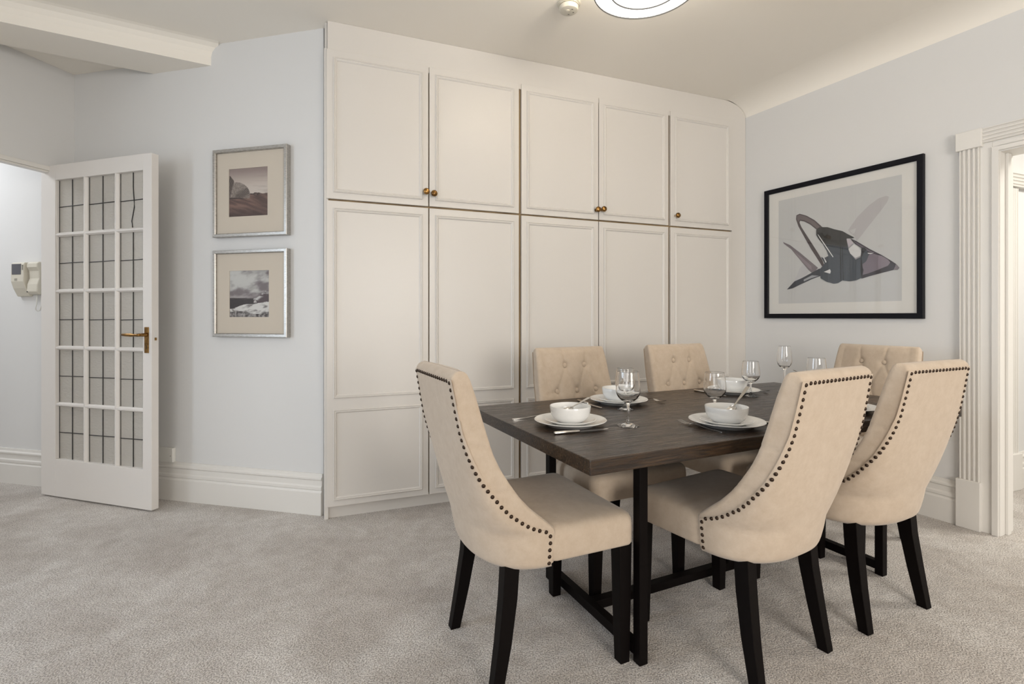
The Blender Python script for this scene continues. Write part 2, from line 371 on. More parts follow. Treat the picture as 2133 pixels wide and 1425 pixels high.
for ci, (xa, xb) in enumerate(cols):
    for ri, (za, zc) in enumerate(rows):
        g_ = MB().box(xa, xb, .024, .028, za, zc).build('glass_pane', M['doorglass'], door)
        mb = MB(); xm = (xa+xb)/2; zm = (za+zc)/2; r = .0032
        pts = [(xm, .0225, za+(zc-za)*k/8) for k in range(9)]
        if ci == 2 and ri == 4: pts = [(xm+dx, .0225, z) for (_, _, z), dx in zip(pts, (-.006, -.012, -.002, .008, .006, .002, 0, 0, 0))]
        mb.tube(pts, r, 6); mb.tube([(xa, .0225, zm-.002), (xb, .0225, zm+.002)], r*.85, 6)
        for e in (xa+.002, xb-.002): mb.tube([(e, .0225, za), (e, .0225, zc)], .0018, 6)
        mb.build('lead_strip', M['lead'], g_)
pl = MB().box(.874, .908, -.004, 0, .930, 1.082).build('handle_plate', M['brass'], door, bevel=.003)
mb = MB().tube([(.891, -.004, 1.037), (.891, -.045, 1.037)], [.011, .009], 14); mb.build('lever', M['brass'], pl, smooth=True, angle=50)
mb = MB().tube([(.893, -.043, 1.037), (.875, -.045, 1.036), (.855, -.046, 1.035), (.83, -.046, 1.036), (.78, -.046, 1.037), (.756, -.046, 1.037), (.750, -.046, 1.037)], [.008, .009, .007, .0105, .009, .007, .004], 14); mb.build('lever', M['brass'], pl, smooth=True)
MB().box(.889, .893, -.0052, -.003, .955, .975).build('keyhole', M['keyhole'], pl)
MB().box(DW-.001, DW+.0012, .015, .029, .985, 1.065).build('latch_plate', M['trim'], door)
MB().box(DW+.001, DW+.008, .018, .026, 1.004, 1.020).build('latch_bolt', M['brass'], door)


# ------------------------------------------------------------------ built-in wardrobe
ward = thing('built_in_wardrobe', 'cream built-in wardrobe of ten panelled doors covering the back wall', 'wardrobe', W_P, W_R)
MB().box(-.010, 3.08, .024, .033, .078, 2.66).build('carcass_front', M['carcass'], ward)
MB().box(-.022, .0, .012, .54, 0, 2.655).box(-.018, -.002, .03, .54, 2.655, CEIL-.001).build('side_panel', M['joinery'], ward, bevel=.002)
# top filler with the corner cut round under the cove
pts = [(-.004, 2.615), (-.004, CEIL)]+[(3.08-.23+.225*sin(t*pi/16), CEIL-.115*(1-cos(t*pi/16))) for t in range(9)]+[(3.077, 0), (2.936, 0), (2.936, 2.615)]
pts[1] = (-.004, CEIL-.001)
pts = [(x, min(z, CEIL-.001)) for x, z in pts]
MB().loft([[(x, .008, z) for x, z in pts], [(x, .022, z) for x, z in pts]]).build('filler_panel', M['joinery'], ward)
MB().box(.0, 3.08, .034, .05, 0, .085).build('plinth', M['joinery'], ward)
def ring_mould(x0, x1, z0, z1, y=0):
    prof = [(0, 0), (0, -.007), (.004, -.0095), (.008, -.0055), (.012, -.0075), (.016, -.0055), (.020, -.001), (.020, 0)]
    mb = MB(); rings = []
    for cxn, czn, sx, sz in ((x0, z0, 1, 1), (x1, z0, -1, 1), (x1, z1, -1, -1), (x0, z1, 1, -1)):
        rings.append([(cxn+sx*d, y+h_, czn+sz*d) for d, h_ in prof])
    rings.append(rings[0])
    return mb.loft(rings, cap=False)
dx = [(-.010, .566), (.573, 1.155), (1.173, 1.743), (1.750, 2.332), (2.351, 2.931)]
knob_prof = [(0, 0), (.011, 0), (.011, -.003), (.006, -.005), (.0055, -.014), (.010, -.018), (.0175, -.024), (.0195, -.031), (.017, -.038), (.010, -.042), (0, -.043)]
kn = [.549, .596, 1.726, 1.772, 2.395]; kz = [1.890, 1.882, 1.873, 1.879, 1.881]
for i, (x0, x1) in enumerate(dx):
    d = MB().box(x0, x1, 0, .022, 1.808+.001*(i % 2), 2.648).build('upper_door', M['joinery'], ward, bevel=.0015)
    ring_mould(x0+.036, x1-.036, 1.845, 2.606).build('moulding', M['joinery'], d)
    k = MB().lathe([(r, -y) for r, y in knob_prof], 20)
    k.xf(Matrix.Translation((kn[i], 0, kz[i])) @ Matrix.Rotation(pi/2, 4, 'X'))
    k.build('knob', M['brass'], d, smooth=True)
    d = MB().box(x0, x1, .001*(i % 2), .022, .072, 1.797).build('lower_door', M['joinery'], ward, bevel=.0015)
    ring_mould(x0+.036, x1-.036, .683, 1.757).build('moulding', M['joinery'], d)
    ring_mould(x0+.036, x1-.036, .108, .618).build('moulding', M['joinery'], d)

# ------------------------------------------------------------------ lamp, detector, boxes on walls
LX, LY, LZ = .572, 2.165, 2.545
lamp = thing('ceiling_lamp', 'round white drum ceiling lamp, lit, above the table', 'lamp', (LX, LY, 0))
MB().lathe([(.149, LZ-.0005), (.153, LZ-.0005), (.153, LZ+.011), (.149, LZ+.011)], 64, close=True).build('diffuser_rim', M['grey'], lamp)
MB().lathe([(.2195, LZ-.002), (.2235, LZ-.002), (.2235, LZ+.004), (.2195, LZ+.004)], 72, close=True).build('shade_rim', M['grey'], lamp)
mb = MB(); r = .222
mb.lathe([(r, LZ), (r, LZ+.17), (r-.003, LZ+.17), (r-.003, LZ+.003)], 64, close=True); mb.build('lamp_shade', M['lampshade'], lamp, smooth=True, angle=40)
MB().lathe([(0, LZ+.004), (.150, LZ+.004), (.150, LZ+.010), (0, LZ+.010)], 64).build('diffuser', M['diffuser'], lamp, smooth=True, angle=40)
MB().lathe([(.152, LZ+.002), (.2185, LZ+.002), (.2185, LZ+.009), (.152, LZ+.009)], 64, close=True).build('diffuser_ring', M['diffuser'], lamp, smooth=True, angle=40)
MB().lathe([(0, LZ+.01), (.012, LZ+.01), (.012, CEIL-.03), (.055, CEIL-.03), (.06, CEIL), (0, CEIL)], 24).build('ceiling_rose', M['plastic'], lamp, smooth=True, angle=40)
ld = bpy.data.lights.new('lamp_glow', 'POINT'); ld.energy = 27; ld.color = (1, .90, .76); ld.shadow_soft_size = .12
lo = bpy.data.objects.new('lamp_glow', ld); COL.objects.link(lo); lo.location = (LX, LY, CEIL-.14)
sd = thing('smoke_detector', 'small cream smoke detector on the ceiling beside the lamp', 'smoke detector', (.302, 2.70, 0))
MB().lathe([(0, CEIL), (.062, CEIL), (.062, CEIL-.006), (.055, CEIL-.010), (0, CEIL-.010)], 36).build('base', M['plasticcream'], sd, smooth=True, angle=35)
MB().lathe([(.052, CEIL-.008), (.052, CEIL-.014), (.044, CEIL-.014), (.044, CEIL-.019), (.051, CEIL-.019), (.051, CEIL-.030), (.047, CEIL-.040), (.040, CEIL-.043), (0, CEIL-.043)], 36).build('body', M['plasticcream'], sd, smooth=True, angle=35)
MB().lathe([(.012, CEIL-.042), (.012, CEIL-.046), (.009, CEIL-.0475), (0, CEIL-.0475)], 20, c=(-.008, -.008, 0)).build('test_button', M['plasticcream'], sd, smooth=True, angle=35)
for a in (.3, 1.5, -.9): MB().box(.026*cos(a)-.004, .026*cos(a)+.004, .026*sin(a)-.0015, .026*sin(a)+.0015, CEIL-.0440, CEIL-.042).build('vent_slot', M['darkslot'], sd)

def onwall(P, rz, x, z, y=0):
    v = Matrix.Rotation(rz, 3, 'Z') @ Vector((x, y, 0)); return (P[0]+v.x, P[1]+v.y, z)
o = thing('wiring_box', 'small white plastic box above the skirting behind the open door', 'box', onwall(D_P, D_R, -1.11, .236), D_R)
MB().box(-.07, .066, -.024, -.0005, .0, .088).build('cover', M['plastic'], o, bevel=.003)
MB().tube([(.052, -.0242, .04), (.052, -.026, .04)], .0025, 10).build('screw', M['steel'], o)

ic = thing('door_entry_phone', 'cream video entry phone on the bright hallway wall', 'entry phone', onwall(D_P, D_R, -2.235, 1.28), D_R)
sidep = [(0, .0), (-.020, .0), (-.045, .055), (-.058, .10), (-.056, .215), (-.05, .228), (0, .232)]
MB().loft([[(x, y, z) for y, z in sidep] for x in (-.115, .0)]).build('monitor_housing', M['plasticcream'], ic, bevel=.005)
hp = [(0, .01), (-.03, .012), (-.048, .03), (-.045, .08), (-.032, .12), (-.034, .17), (-.048, .195), (-.046, .222), (-.03, .232), (0, .232)]
MB().loft([[(x, y, z) for y, z in hp] for x in (.012, .105)]).build('handset', M['plasticcream'], ic, bevel=.006)
MB().box(-.105, -.022, -.0590, -.05, .146, .218).build('screen', M['screen'], ic, bevel=.002)
for k in range(3): MB().box(-.08, -.055, -.0592, -.057, .118-.006*k, .1195-.006*k).build('speaker_slot', M['darkslot'], ic)
for k in range(5): MB().box(-.012, -.004, -.0588, -.05, .178+.007*k, .181+.007*k).build('speaker_slot', M['darkslot'], ic)
MB().tube([(.02, -.047, .03), (.02, -.0495, .03)], .004, 10).build('call_button', M['darkslot'], ic)
MB().tube([(.062, -.018, .012), (.064, -.02, -.02), (.066, -.022, -.05), (.06, -.024, -.075), (.055, -.02, -.09), (.062, -.015, -.10), (.075, -.01, -.095), (.09, -.01, -.06), (.095, -.012, .012)], .0035, 8).build('handset_cord', M['plastic'], ic, smooth=True)

# ------------------------------------------------------------------ pictures
def fbm(x, y, o=4, s=1.0, seed=0):
    return mnoise.fractal(Vector((x*s+seed*7.3, y*s-seed*3.1, seed)), 1.0, 2.0, o)
def picture_frame(name, label, P, rz, x0, x1, z0, z1, dep, fw, fmat, parts_label=None):
    xc = (x0+x1)/2
    root = thing(name, label, 'picture', onwall(P, rz, xc, z0), rz)
    w, h_ = x1-x0, z1-z0
    for k in range(4): pass
    prof = [(0, -.0005), (0, -dep+.002), (.002, -dep), (fw-.004, -dep), (fw, -dep+.004), (fw, -dep+.016), (fw-.003, -.001)]
    rings = []
    for cx_, cz_, sx, sz in ((-w/2, 0, 1, 1), (w/2, 0, -1, 1), (w/2, h_, -1, -1), (-w/2, h_, 1, -1)): rings.append([(cx_+sx*d, y, cz_+sz*d) for d, y in prof])
    rings.append(rings[0])
    MB().loft(rings, cap=False).build('frame', fmat, root)
    return root, w, h_
def raster(name, parent, x0, x1, z0, z1, y, nx, nz, fn):
    vs = []; cs = []
    for j in range(nz+1):
        for i in range(nx+1):
            u, v = i/nx, j/nz; vs.append((x0+(x1-x0)*u, y, z0+(z1-z0)*v)); cs.append(fn(u, v))
    fs = [(j*(nx+1)+i, j*(nx+1)+i+1, (j+1)*(nx+1)+i+1, (j+1)*(nx+1)+i) for j in range(nz) for i in range(nx)]
    mb = MB().add(vs, fs); o = mb.build(name, M['print'], parent, recalc=False)
    at = o.data.color_attributes.new('Col', 'FLOAT_COLOR', 'POINT')
    flat = []
    for c in cs: flat += [.95*max(0, q)**1.2 for q in c]+[1]
    at.data.foreach_set('color', flat); return o
def sm(a, b, x):
    t = max(0, min(1, (x-a)/(b-a))); return t*t*(3-2*t)
def mixc(a, b, t): return tuple(p+(q-p)*t for p, q in zip(a, b))
def dunes(u, v):
    sky = mixc((.36, .29, .27), (.60, .53, .48), sm(1.0, .62, v)); sky = mixc(sky, (.66, .60, .55), sm(.75, .5, v)*sm(.1, .7, u)*.8)
    k = fbm(u*1.2, v*9, 4, 1.6, 2); sky = mixc(sky, (.26, .20, .19), max(0, k)*.7*sm(.95, .55, v)*sm(.3, 1, u)+.25*sm(.85, 1, v))
    c = sky
    g = fbm(u*1.5+v, v*7+u*2, 5, 1.8, 5)
    ground = mixc((.085, .048, .042), (.25, .155, .13), sm(-.5, .6, g)*.8+.1+.2*sm(.35, .1, abs(v-.30+.25*u)))
    ground = mixc(ground, (.045, .022, .02), sm(.25, -.05, v)*.6)
    hz = .455+.006*fbm(u, 0, 3, 9, 3)
    if v < hz: c = ground
    # distant rocks
    if .5 < u < .82 and abs(v-.455) < .03*(1-abs(u-.68)/.2)+.012*fbm(u, v, 3, 14, 9): c = mixc((.05, .03, .03), (.20, .14, .12), sm(-.4, .5, fbm(u, v, 3, 22, 4)))
    # striped dome rock
    top = .44+.285*math.sqrt(max(0, 1-((u-.14)/.40)**2)) if u < .54 else 0
    if u < .54 and .40-.03*sm(.1, .5, u) < v < top:
        a = math.atan2(v-.30, u-.02); st = .6*sin(a*88+fbm(u, v, 3, 5, 1)*7)+.8*fbm(u*3, v*3, 4, 9, 6)
        c = mixc((.20, .16, .14), (.42, .37, .33), sm(-.9, .9, st)); c = mixc(c, (.04, .02, .02), sm(.16, .02, abs((v-.40)-(u-.2)*.42))*sm(.1, .2, u)*.55)
    if v < .86-1.1*max(0, u-.03) and v > .36 and u < .015+.33*(v-.40)+.012*fbm(u, v, 3, 14, 3):
        st = sin((u*2.2-v*.62)*75+3*fbm(u, v, 3, 5, 2)); c = mixc((.035, .02, .02), (.26, .21, .18), sm(-.2, .8, st))
    if u < .48: c = mixc(c, (.035, .02, .018), 1-sm(0, max(.004, .030*(1-u/.5)+.012*fbm(u, 2, 3, 9, 4)), abs(v-.392+.05*u)))
    if v < .2: c = mixc(c, (.04, .02, .02), .15)
    return c
def coast(u, v):
    k = fbm(u*1.6+.3*v, v*3.4-u*.7, 5, 1.5, 8)
    sky = mixc((.24, .21, .22), (.62, .62, .60), sm(-.5, .5, k+.5*sm(.5, .8, v)*sm(.9, .3, u)-.35*sm(.72, .5, v)))
    sky = mixc(sky, (.6, .57, .56), .55*sm(.06, .0, abs(v-.43-.02*fbm(u, v, 3, 12, 6)))*sm(.75, .3, u))
    sky = mixc(sky, (.16, .13, .135), sm(.86, 1.0, v)*sm(.2, 1, u)*.45)
    c = sky
    if v < .415-.02*u: c = mixc((.045, .035, .04), (.13, .11, .115), sm(-.3, .6, fbm(u, v*6, 3, 4, 3))*sm(.3, .42, v))
    hill = .40+.175*sm(.62, .98, u)+.012*fbm(u, 1, 4, 8, 1)
    if u > .6 and .30 < v < hill: c = mixc((.12, .09, .10), (.62, .61, .60), sm(hill-.12, hill-.03, v)*sm(-.5, .3, fbm(u*2, v*6, 4, 3, 7)))
    shore = .18+.10*sm(0, .45, u)+.045*sm(.55, .95, u)+.006*fbm(u, 3, 4, 12, 2)
    if v < shore:
        n_ = fbm(u*1.4+v*1.5, v*4-u, 5, 3.2, 11); c = mixc((.22, .20, .20), (.72, .71, .69), sm(-.45, .35, n_+.35*sm(.08, .22, v)))
        if v < .10+.03*sin(u*7): c = mixc((.08, .07, .07), (.42, .40, .39), sm(-.5, .6, fbm(u, v, 5, 14, 12)))
        if u < .14: c = mixc(c, (.12, .10, .10), .5*sm(-.1, .4, sin((u+v)*60)))
    if .615 < u < .68 and .30 < v < .345+.012*(1-abs(u-.647)/.033) and not (.635 < u < .66 and .305 < v < .33): c = (.62, .6, .58)
    return c
PD = .038
for (lab, za, zb_, pz0, pz1, px0, px1, fn) in (
    ('silver framed sepia photograph of striped rocks and sand, upper of the pair', 1.621, 2.148, 1.743, 2.030, -.628, -.357, dunes),
    ('silver framed grey photograph of a stormy shore, lower of the pair', 1.022, 1.541, 1.141, 1.418, -.624, -.348, coast)):
    root, w, h_ = picture_frame('framed_photograph', lab, D_P, D_R, -.734, -.217, za, zb_, PD, .021, M['silver'])
    root['group'] = 'silver framed photographs'
    xc = (-.734-.217)/2
    a, b_, c2, d2 = px0-xc, px1-xc, pz0-za, pz1-za; yb = -.022
    mb = MB(); i_ = .017
    for (X0, X1, Z0_, Z1_) in ((-w/2+i_, a, i_, h_-i_), (b_, w/2-i_, i_, h_-i_), (a, b_, i_, c2), (a, b_, d2, h_-i_)): mb.box(X0, X1, yb-.001, -.004, Z0_, Z1_)
    mb.build('mount', M['mount'], root)
    raster('print', root, a-.001, b_+.001, c2-.001, d2+.001, yb+.002, 150, 160, fn)
    MB().box(-w/2+i_, w/2-i_, -.0275, -.0265, i_, h_-i_).build('picture_glass', M['pglass'], root)
ART = [
    ((0.66, 0.65, 0.655), [(0.0874, 0.0983), (0.1459, 0.1761), (0.2126, 0.2358), (0.2673, 0.2685), (0.3107, 0.2755), (0.325, 0.2645), (0.3155, 0.2372), (0.277, 0.1856), (0.2177, 0.1143), (0.1667, 0.0502), (0.1406, 0.0203), (0.1301, 0.0498), (0.0982, 0.0825)]),
    ((0.71, 0.71, 0.71), [(0.0982, 0.0949), (0.138, 0.1058), (0.1301, 0.0778), (0.1169, 0.0685)]),
    ((0.69, 0.69, 0.7), [(-0.2805, -0.2239), (-0.2353, -0.1217), (-0.1974, -0.0882), (-0.1602, -0.1401), (-0.2163, -0.1969)]),
    ((0.4, 0.365, 0.385), [(-0.3602, 0.0796), (-0.3067, 0.0507), (-0.2353, -0.0106), (-0.1602, -0.0795), (-0.1057, -0.1295), (-0.1237, -0.149), (-0.148, -0.1622), (-0.1726, -0.1391), (-0.2353, -0.06), (-0.3001, 0.0217), (-0.3535, 0.066)]),
    ((0.48, 0.44, 0.46), [(-0.2675, -0.007), (-0.2163, -0.0496), (-0.1541, -0.1103), (-0.148, -0.1411), (-0.1726, -0.1239), (-0.229, -0.0606)]),
    ((0.24, 0.21, 0.215), [(-0.0761, 0.1435), (-0.1298, 0.2), (-0.185, 0.2397), (-0.2353, 0.2627), (-0.2597, 0.2559), (-0.2623, 0.2284), (-0.2449, 0.176), (-0.21, 0.1092), (-0.1541, 0.0045), (-0.0997, -0.0853), (-0.0761, -0.1261), (-0.0614, -0.1244), (-0.0761, -0.0817), (-0.1237, 0.001), (-0.1787, 0.0926), (-0.2226, 0.1663), (-0.2366, 0.1994), (-0.2322, 0.2122), (-0.2037, 0.2032), (-0.1602, 0.1748), (-0.1117, 0.1282), (-0.0938, 0.1404)]),
    ((0.36, 0.32, 0.325), [(-0.2558, 0.249), (-0.2353, 0.2572), (-0.185, 0.2324), (-0.1298, 0.191), (-0.0938, 0.1493), (-0.1117, 0.1371), (-0.1602, 0.1839), (-0.2037, 0.2124), (-0.2353, 0.2208), (-0.2449, 0.2069), (-0.2546, 0.2271)]),
    ((0.15, 0.16, 0.19), [(-0.33, -0.2672), (-0.274, -0.2119), (-0.2163, -0.1908), (-0.148, -0.1592), (-0.0997, -0.136), (-0.0761, -0.138), (-0.0761, -0.1824), (-0.148, -0.2044), (-0.2353, -0.2389), (-0.287, -0.261)]),
    ((0.55, 0.56, 0.58), [(-0.2068, -0.2037), (-0.148, -0.1773), (-0.0997, -0.1837), (-0.1541, -0.198), (-0.2037, -0.2161)]),
    ((0.17, 0.155, 0.18), [(0.1035, 0.0421), (0.1406, 0.0203), (0.2177, -0.0391), (0.2867, -0.0848), (0.3344, -0.1217), (0.3624, -0.1455), (0.3809, -0.1707), (0.3717, -0.182), (0.3485, -0.1811), (0.3107, -0.1888), (0.2177, -0.2089), (0.1693, -0.2222), (0.1667, -0.1331), (0.1924, -0.1078), (0.2101, -0.0766), (0.1924, -0.0472), (0.1301, 0.0049)]),
    ((0.4, 0.36, 0.4), [(0.1708, -0.1335), (0.1974, -0.1139), (0.2152, -0.0717), (0.2426, -0.0719), (0.2867, -0.0902), (0.3202, -0.115), (0.3321, -0.1347), (0.3202, -0.1523), (0.2673, -0.1719), (0.2076, -0.1917), (0.177, -0.1978), (0.1821, -0.1677)]),
    ((0.46, 0.42, 0.46), [(0.2648, -0.1203), (0.2673, -0.0827), (0.2867, -0.0902), (0.3202, -0.115), (0.3321, -0.1347), (0.3202, -0.1523), (0.2673, -0.1708)]),
    ((0.45, 0.42, 0.44), [(0.3615, -0.1464), (0.3809, -0.1707), (0.3717, -0.1809), (0.3494, -0.1802), (0.3587, -0.1609)]),
    ((0.8, 0.8, 0.8), [(0.1985, -0.06), (0.2426, -0.0671), (0.2252, -0.0717), (0.2, -0.0656)]),
    ((0.33, 0.3, 0.34), [(0.1142, 0.0322), (0.1667, -0.0081), (0.2177, -0.0473), (0.2624, -0.0741), (0.2277, -0.0621), (0.1974, -0.045), (0.1459, -0.0027)]),
    ((0.215, 0.24, 0.27), [(-0.1177, 0.0961), (-0.1177, 0.1291), (-0.1057, 0.1422), (-0.0761, 0.1435), (-0.0411, 0.1381), (0.0046, 0.1165), (0.0547, 0.0974), (0.0874, 0.0727), (0.1301, 0.0441), (0.1115, 0.041), (0.082, 0.0451), (0.0874, 0.0103), (0.0928, -0.0244), (0.1035, -0.054), (0.1354, -0.0967), (0.1667, -0.0831), (0.1718, -0.0226), (0.1974, -0.0422), (0.2126, -0.0769), (0.1974, -0.1139), (0.1693, -0.1334), (0.1718, -0.1669), (0.1718, -0.2168), (0.1406, -0.2304), (0.0982, -0.2345), (0.0547, -0.2261), (0.027, -0.2417), (-0.001, -0.2442), (-0.0469, -0.2286), (-0.0879, -0.2024), (-0.0908, -0.1754), (-0.0938, -0.1395), (-0.0761, -0.1232), (-0.0614, -0.1038), (-0.0849, -0.057), (-0.0673, -0.0677), (-0.0353, -0.0563), (-0.044, -0.026), (-0.0702, 0.0243), (-0.0997, 0.0638)]),
    ((0.15, 0.15, 0.15), [(-0.1177, 0.0961), (-0.1177, 0.1291), (-0.1057, 0.1422), (-0.0761, 0.1435), (-0.0411, 0.1381), (0.0046, 0.1165), (0.0547, 0.0974), (0.0874, 0.0727), (0.1301, 0.0441), (0.1115, 0.041), (0.082, 0.0451), (0.0852, -0.0065), (0.0437, 0.0014), (-0.0296, 0.0192), (-0.0761, 0.0339), (-0.0997, 0.0638)]),
    ((0.05, 0.04, 0.05), [(-0.1117, 0.1132), (-0.0761, 0.105), (-0.0643, 0.0826), (-0.082, 0.0732), (-0.1027, 0.094)]),
    ((0.1, 0.1, 0.11), [(0.0393, 0.0969), (0.0437, 0.0962), (0.047, -0.2285), (0.0426, -0.23)]),
    ((0.12, 0.12, 0.13), [(0.052, -0.0025), (0.0558, -0.0029), (0.0635, -0.2256), (0.0591, -0.2253)]),
    ((0.1, 0.1, 0.1), [(-0.0761, 0.0606), (0.082, 0.0269), (0.082, 0.0235), (-0.0761, 0.0558)]),
    ((0.1, 0.1, 0.1), [(-0.0585, 0.0216), (0.0852, -0.0093), (0.0852, -0.0128), (-0.0585, 0.0169)]),
    ((0.12, 0.12, 0.14), [(0.1656, -0.083), (0.1708, -0.0253), (0.1872, -0.0245), (0.2025, -0.0428), (0.1847, -0.0573), (0.1718, -0.0892), (0.1796, -0.1675), (0.1693, -0.2166), (0.1656, -0.1664)]),
    ((0.8, 0.8, 0.8), [(0.0928, -0.0256), (0.1248, 0.0044), (0.1589, -0.0238), (0.1698, -0.0474), (0.1667, -0.0748), (0.1354, -0.0866), (0.1035, -0.0551)]),
    ((0.6, 0.58, 0.6), [(0.1035, -0.0551), (0.1354, -0.0866), (0.1667, -0.0748), (0.138, -0.0981)]),
    ((0.68, 0.65, 0.68), [(0.0809, 0.0424), (0.1062, 0.0361), (0.1238, 0.0085), (0.0939, -0.0161), (0.0874, 0.0103)]),
    ((0.85, 0.85, 0.85), [(-0.0643, -0.1608), (-0.0238, -0.1452), (-0.0181, -0.1603), (-0.0227, -0.1757)]),
    ((0.85, 0.85, 0.85), [(-0.1069, 0.1006), (-0.0997, 0.0936), (-0.0469, 0.0096), (-0.001, -0.0657), (-0.0056, -0.0682), (-0.0527, 0.0074), (-0.0938, 0.0749)]),
    ((0.85, 0.85, 0.85), [(-0.0702, -0.0586), (-0.0643, -0.0604), (-0.0457, -0.0952), (-0.0527, -0.1004)]),
]
root, w, h_ = picture_frame('framed_print', 'large black framed print of an abstract grey winged shape', R_P, R_R, .169, 1.178, 1.131, 2.083, .026, .033, M['blackframe'])
i_ = .03; yb = -.012
MB().box(-w/2+i_, w/2-i_, yb, -.003, i_, h_-i_).build('mount', M['mountwhite'], root)
vs = []; fs = []; cs = []
def ngon(poly, y, col):
    k = len(vs); tris = tessellate_polygon([[Vector((x, z, 0)) for x, z in poly]])
    vs.extend([(x, y, z) for x, z in poly])
    for t in tris: fs.append(tuple(i+k for i in t)); cs.append(col)
zc = 1.6055-1.131
ngon([(-.395, zc-.368), (.392, zc-.368), (.392, zc+.385), (-.395, zc+.385)], yb-.0006, (.545, .55, .545))
for k, (col, poly) in enumerate(ART): ngon([(x, z+zc) for x, z in poly], yb-.0010-.00018*k, tuple(q**1.9 for q in col))
me = bpy.data.meshes.new('print'); me.from_pydata(vs, [], fs); me.materials.append(M['print'])
at = me.color_attributes.new('Col', 'FLOAT_COLOR', 'CORNER'); fl = []
for p_, c in zip(me.polygons, cs):
    for _ in p_.vertices: fl += [*c, 1]
at.data.foreach_set('color', fl)
o = bpy.data.objects.new('print', me); COL.objects.link(o); o.parent = root
MB().box(-w/2+i_, w/2-i_, -.0205, -.0195, i_, h_-i_).build('picture_glass', M['pglass'], root)

# ------------------------------------------------------------------ dining table
TA = Vector((.2154, 1.3959)); TR = atan2(.427, .904); TL, TW, TH = 1.946, .926, .748
def T(u, w, z=0): return (TA.x+u*.904-w*.429, TA.y+u*.427+w*.903, z)
table = thing('dining_table', 'dark brown wooden dining table with square trestle legs', 'table', T(0, 0), TR)
MB().box(0, TL, 0, TW, TH-.044, TH).build('tabletop', M['wood'], table, bevel=.003)
for xa in (.293, 1.632):
    xb = xa+.034
    for ya in (.149, .745): MB().box(xa, xb, ya, ya+.034, 0, TH-.044).build('leg', M['darkleg'], table, bevel=.002)
    MB().box(xa, xb, .183, .745, .022, .058).build('foot_bar', M['darkleg'], table, bevel=.002)
    MB().box(xa, xb, .183, .745, TH-.080, TH-.044).build('top_rail', M['darkleg'], table, bevel=.002)
MB().box(.327, 1.632, .445, .483, .022, .056).build('stretcher', M['darkleg'], table, bevel=.002)

# ------------------------------------------------------------------ dining chairs: local +Y is forward, a = y-.22 measured from the front legs
NAIL = [(.37, -.281), (.485, -.281), (.494, -.300), (.501, -.323), (.512, -.347), (.525, -.368), (.551, -.404), (.583, -.436), (.62, -.465), (.656, -.490), (.697, -.511), (.738, -.530), (.803, -.555), (.868, -.570), (.915, -.579), (.957, -.587), (.99, -.592)]
BAND = [(.37, -.270), (.45, -.265), (.494, -.270), (.52, -.300), (.564, -.352), (.600, -.385), (.645, -.416), (.69, -.443), (.736, -.464), (.83, -.492), (.908, -.514), (.98, -.538)]
REAR = [(.36, -.462), (.40, -.482), (.45, -.494), (.5, -.503), (.6, -.525), (.8, -.563), (.957, -.590), (.99, -.595)]
HALF = [(.36, .236), (.40, .246), (.44, .25), (.5, .25), (.6, .234), (.7, .219), (.8, .210), (.957, .201), (.99, .198)]
OFF = .22
def superq(hw, an, ar, n, k=22, inset=0):
    # right half from the nail line round to the middle of the rear face
    pts = []
    for i in range(k+1):
        t = pi/2*i/k
        pts.append(((hw-inset)*max(0, cos(t))**(2/n), an+(ar+inset-an)*sin(t)**(2/n)))
    pts[-1] = (0, ar+inset); return pts
def outer(z, inset=0):
    hw, an, ar = lerp_tab(HALF, z), lerp_tab(NAIL, z), lerp_tab(REAR, z)
    n = lerp_tab([(.36, 2.35), (.5, 2.4), (.7, 2.7), (.9, 3.4), (1, 3.8)], z)
    return superq(hw, an, ar, n, inset=inset)
def resample(P, m):
    L = [0]
    for a, b_ in zip(P, P[1:]): L.append(L[-1]+hypot(b_[0]-a[0], b_[1]-a[1]))
    out = []; j = 0
    for i in range(m+1):
        t = L[-1]*i/m
        while j < len(L)-2 and L[j+1] < t: j += 1
        s_ = (t-L[j])/max(1e-9, L[j+1]-L[j]); out.append((P[j][0]+(P[j+1][0]-P[j][0])*s_, P[j][1]+(P[j+1][1]-P[j][1])*s_))
    return out
BUT = []
for row, z in enumerate((.895, .768, .641)):
    for x in ((-.058, .058) if row % 2 == 0 else (-.116, 0, .116)): BUT.append((x, z))
CREASE = []
for (x0, z0) in BUT:
    for (x1, z1) in BUT:
        if z1 < z0 and abs(x1-x0) < .07 and z0-z1 < .15: CREASE.append((x0, z0, x1, z1))
CREASE += [(-.058, .895, -.07, .98), (.058, .895, .07, .98), (-.116, .768, -.2, .755), (.116, .768, .2, .755)]
def segd(x, z, s_):
    x0, z0, x1, z1 = s_; dx_, dz_ = x1-x0, z1-z0; t = max(0, min(1, ((x-x0)*dx_+(z-z0)*dz_)/(dx_*dx_+dz_*dz_))); return hypot(x-x0-t*dx_, z-z0-t*dz_)
def inner_a(x, z, hw, ab):
    ar = lerp_tab(REAR, z); ain = ar+lerp_tab([(.4, .09), (1, .088)], z)
    q = min(1, abs(x)/hw); p = lerp_tab([(.45, 7), (.55, 5), (.65, 3.2), (.8, 2.6)], z)
    a = ab+(ain-ab)*(1-q**p)
    if z > .56:
        for bx, bz in BUT:
            r2 = (x-bx)**2+(z-bz)**2
            if r2 < .004: a -= .014*math.exp(-r2/.00035)
        m_ = min(segd(x, z, s_) for s_ in CREASE); a -= .0045*math.exp(-(m_/.0065)**2)
    return a
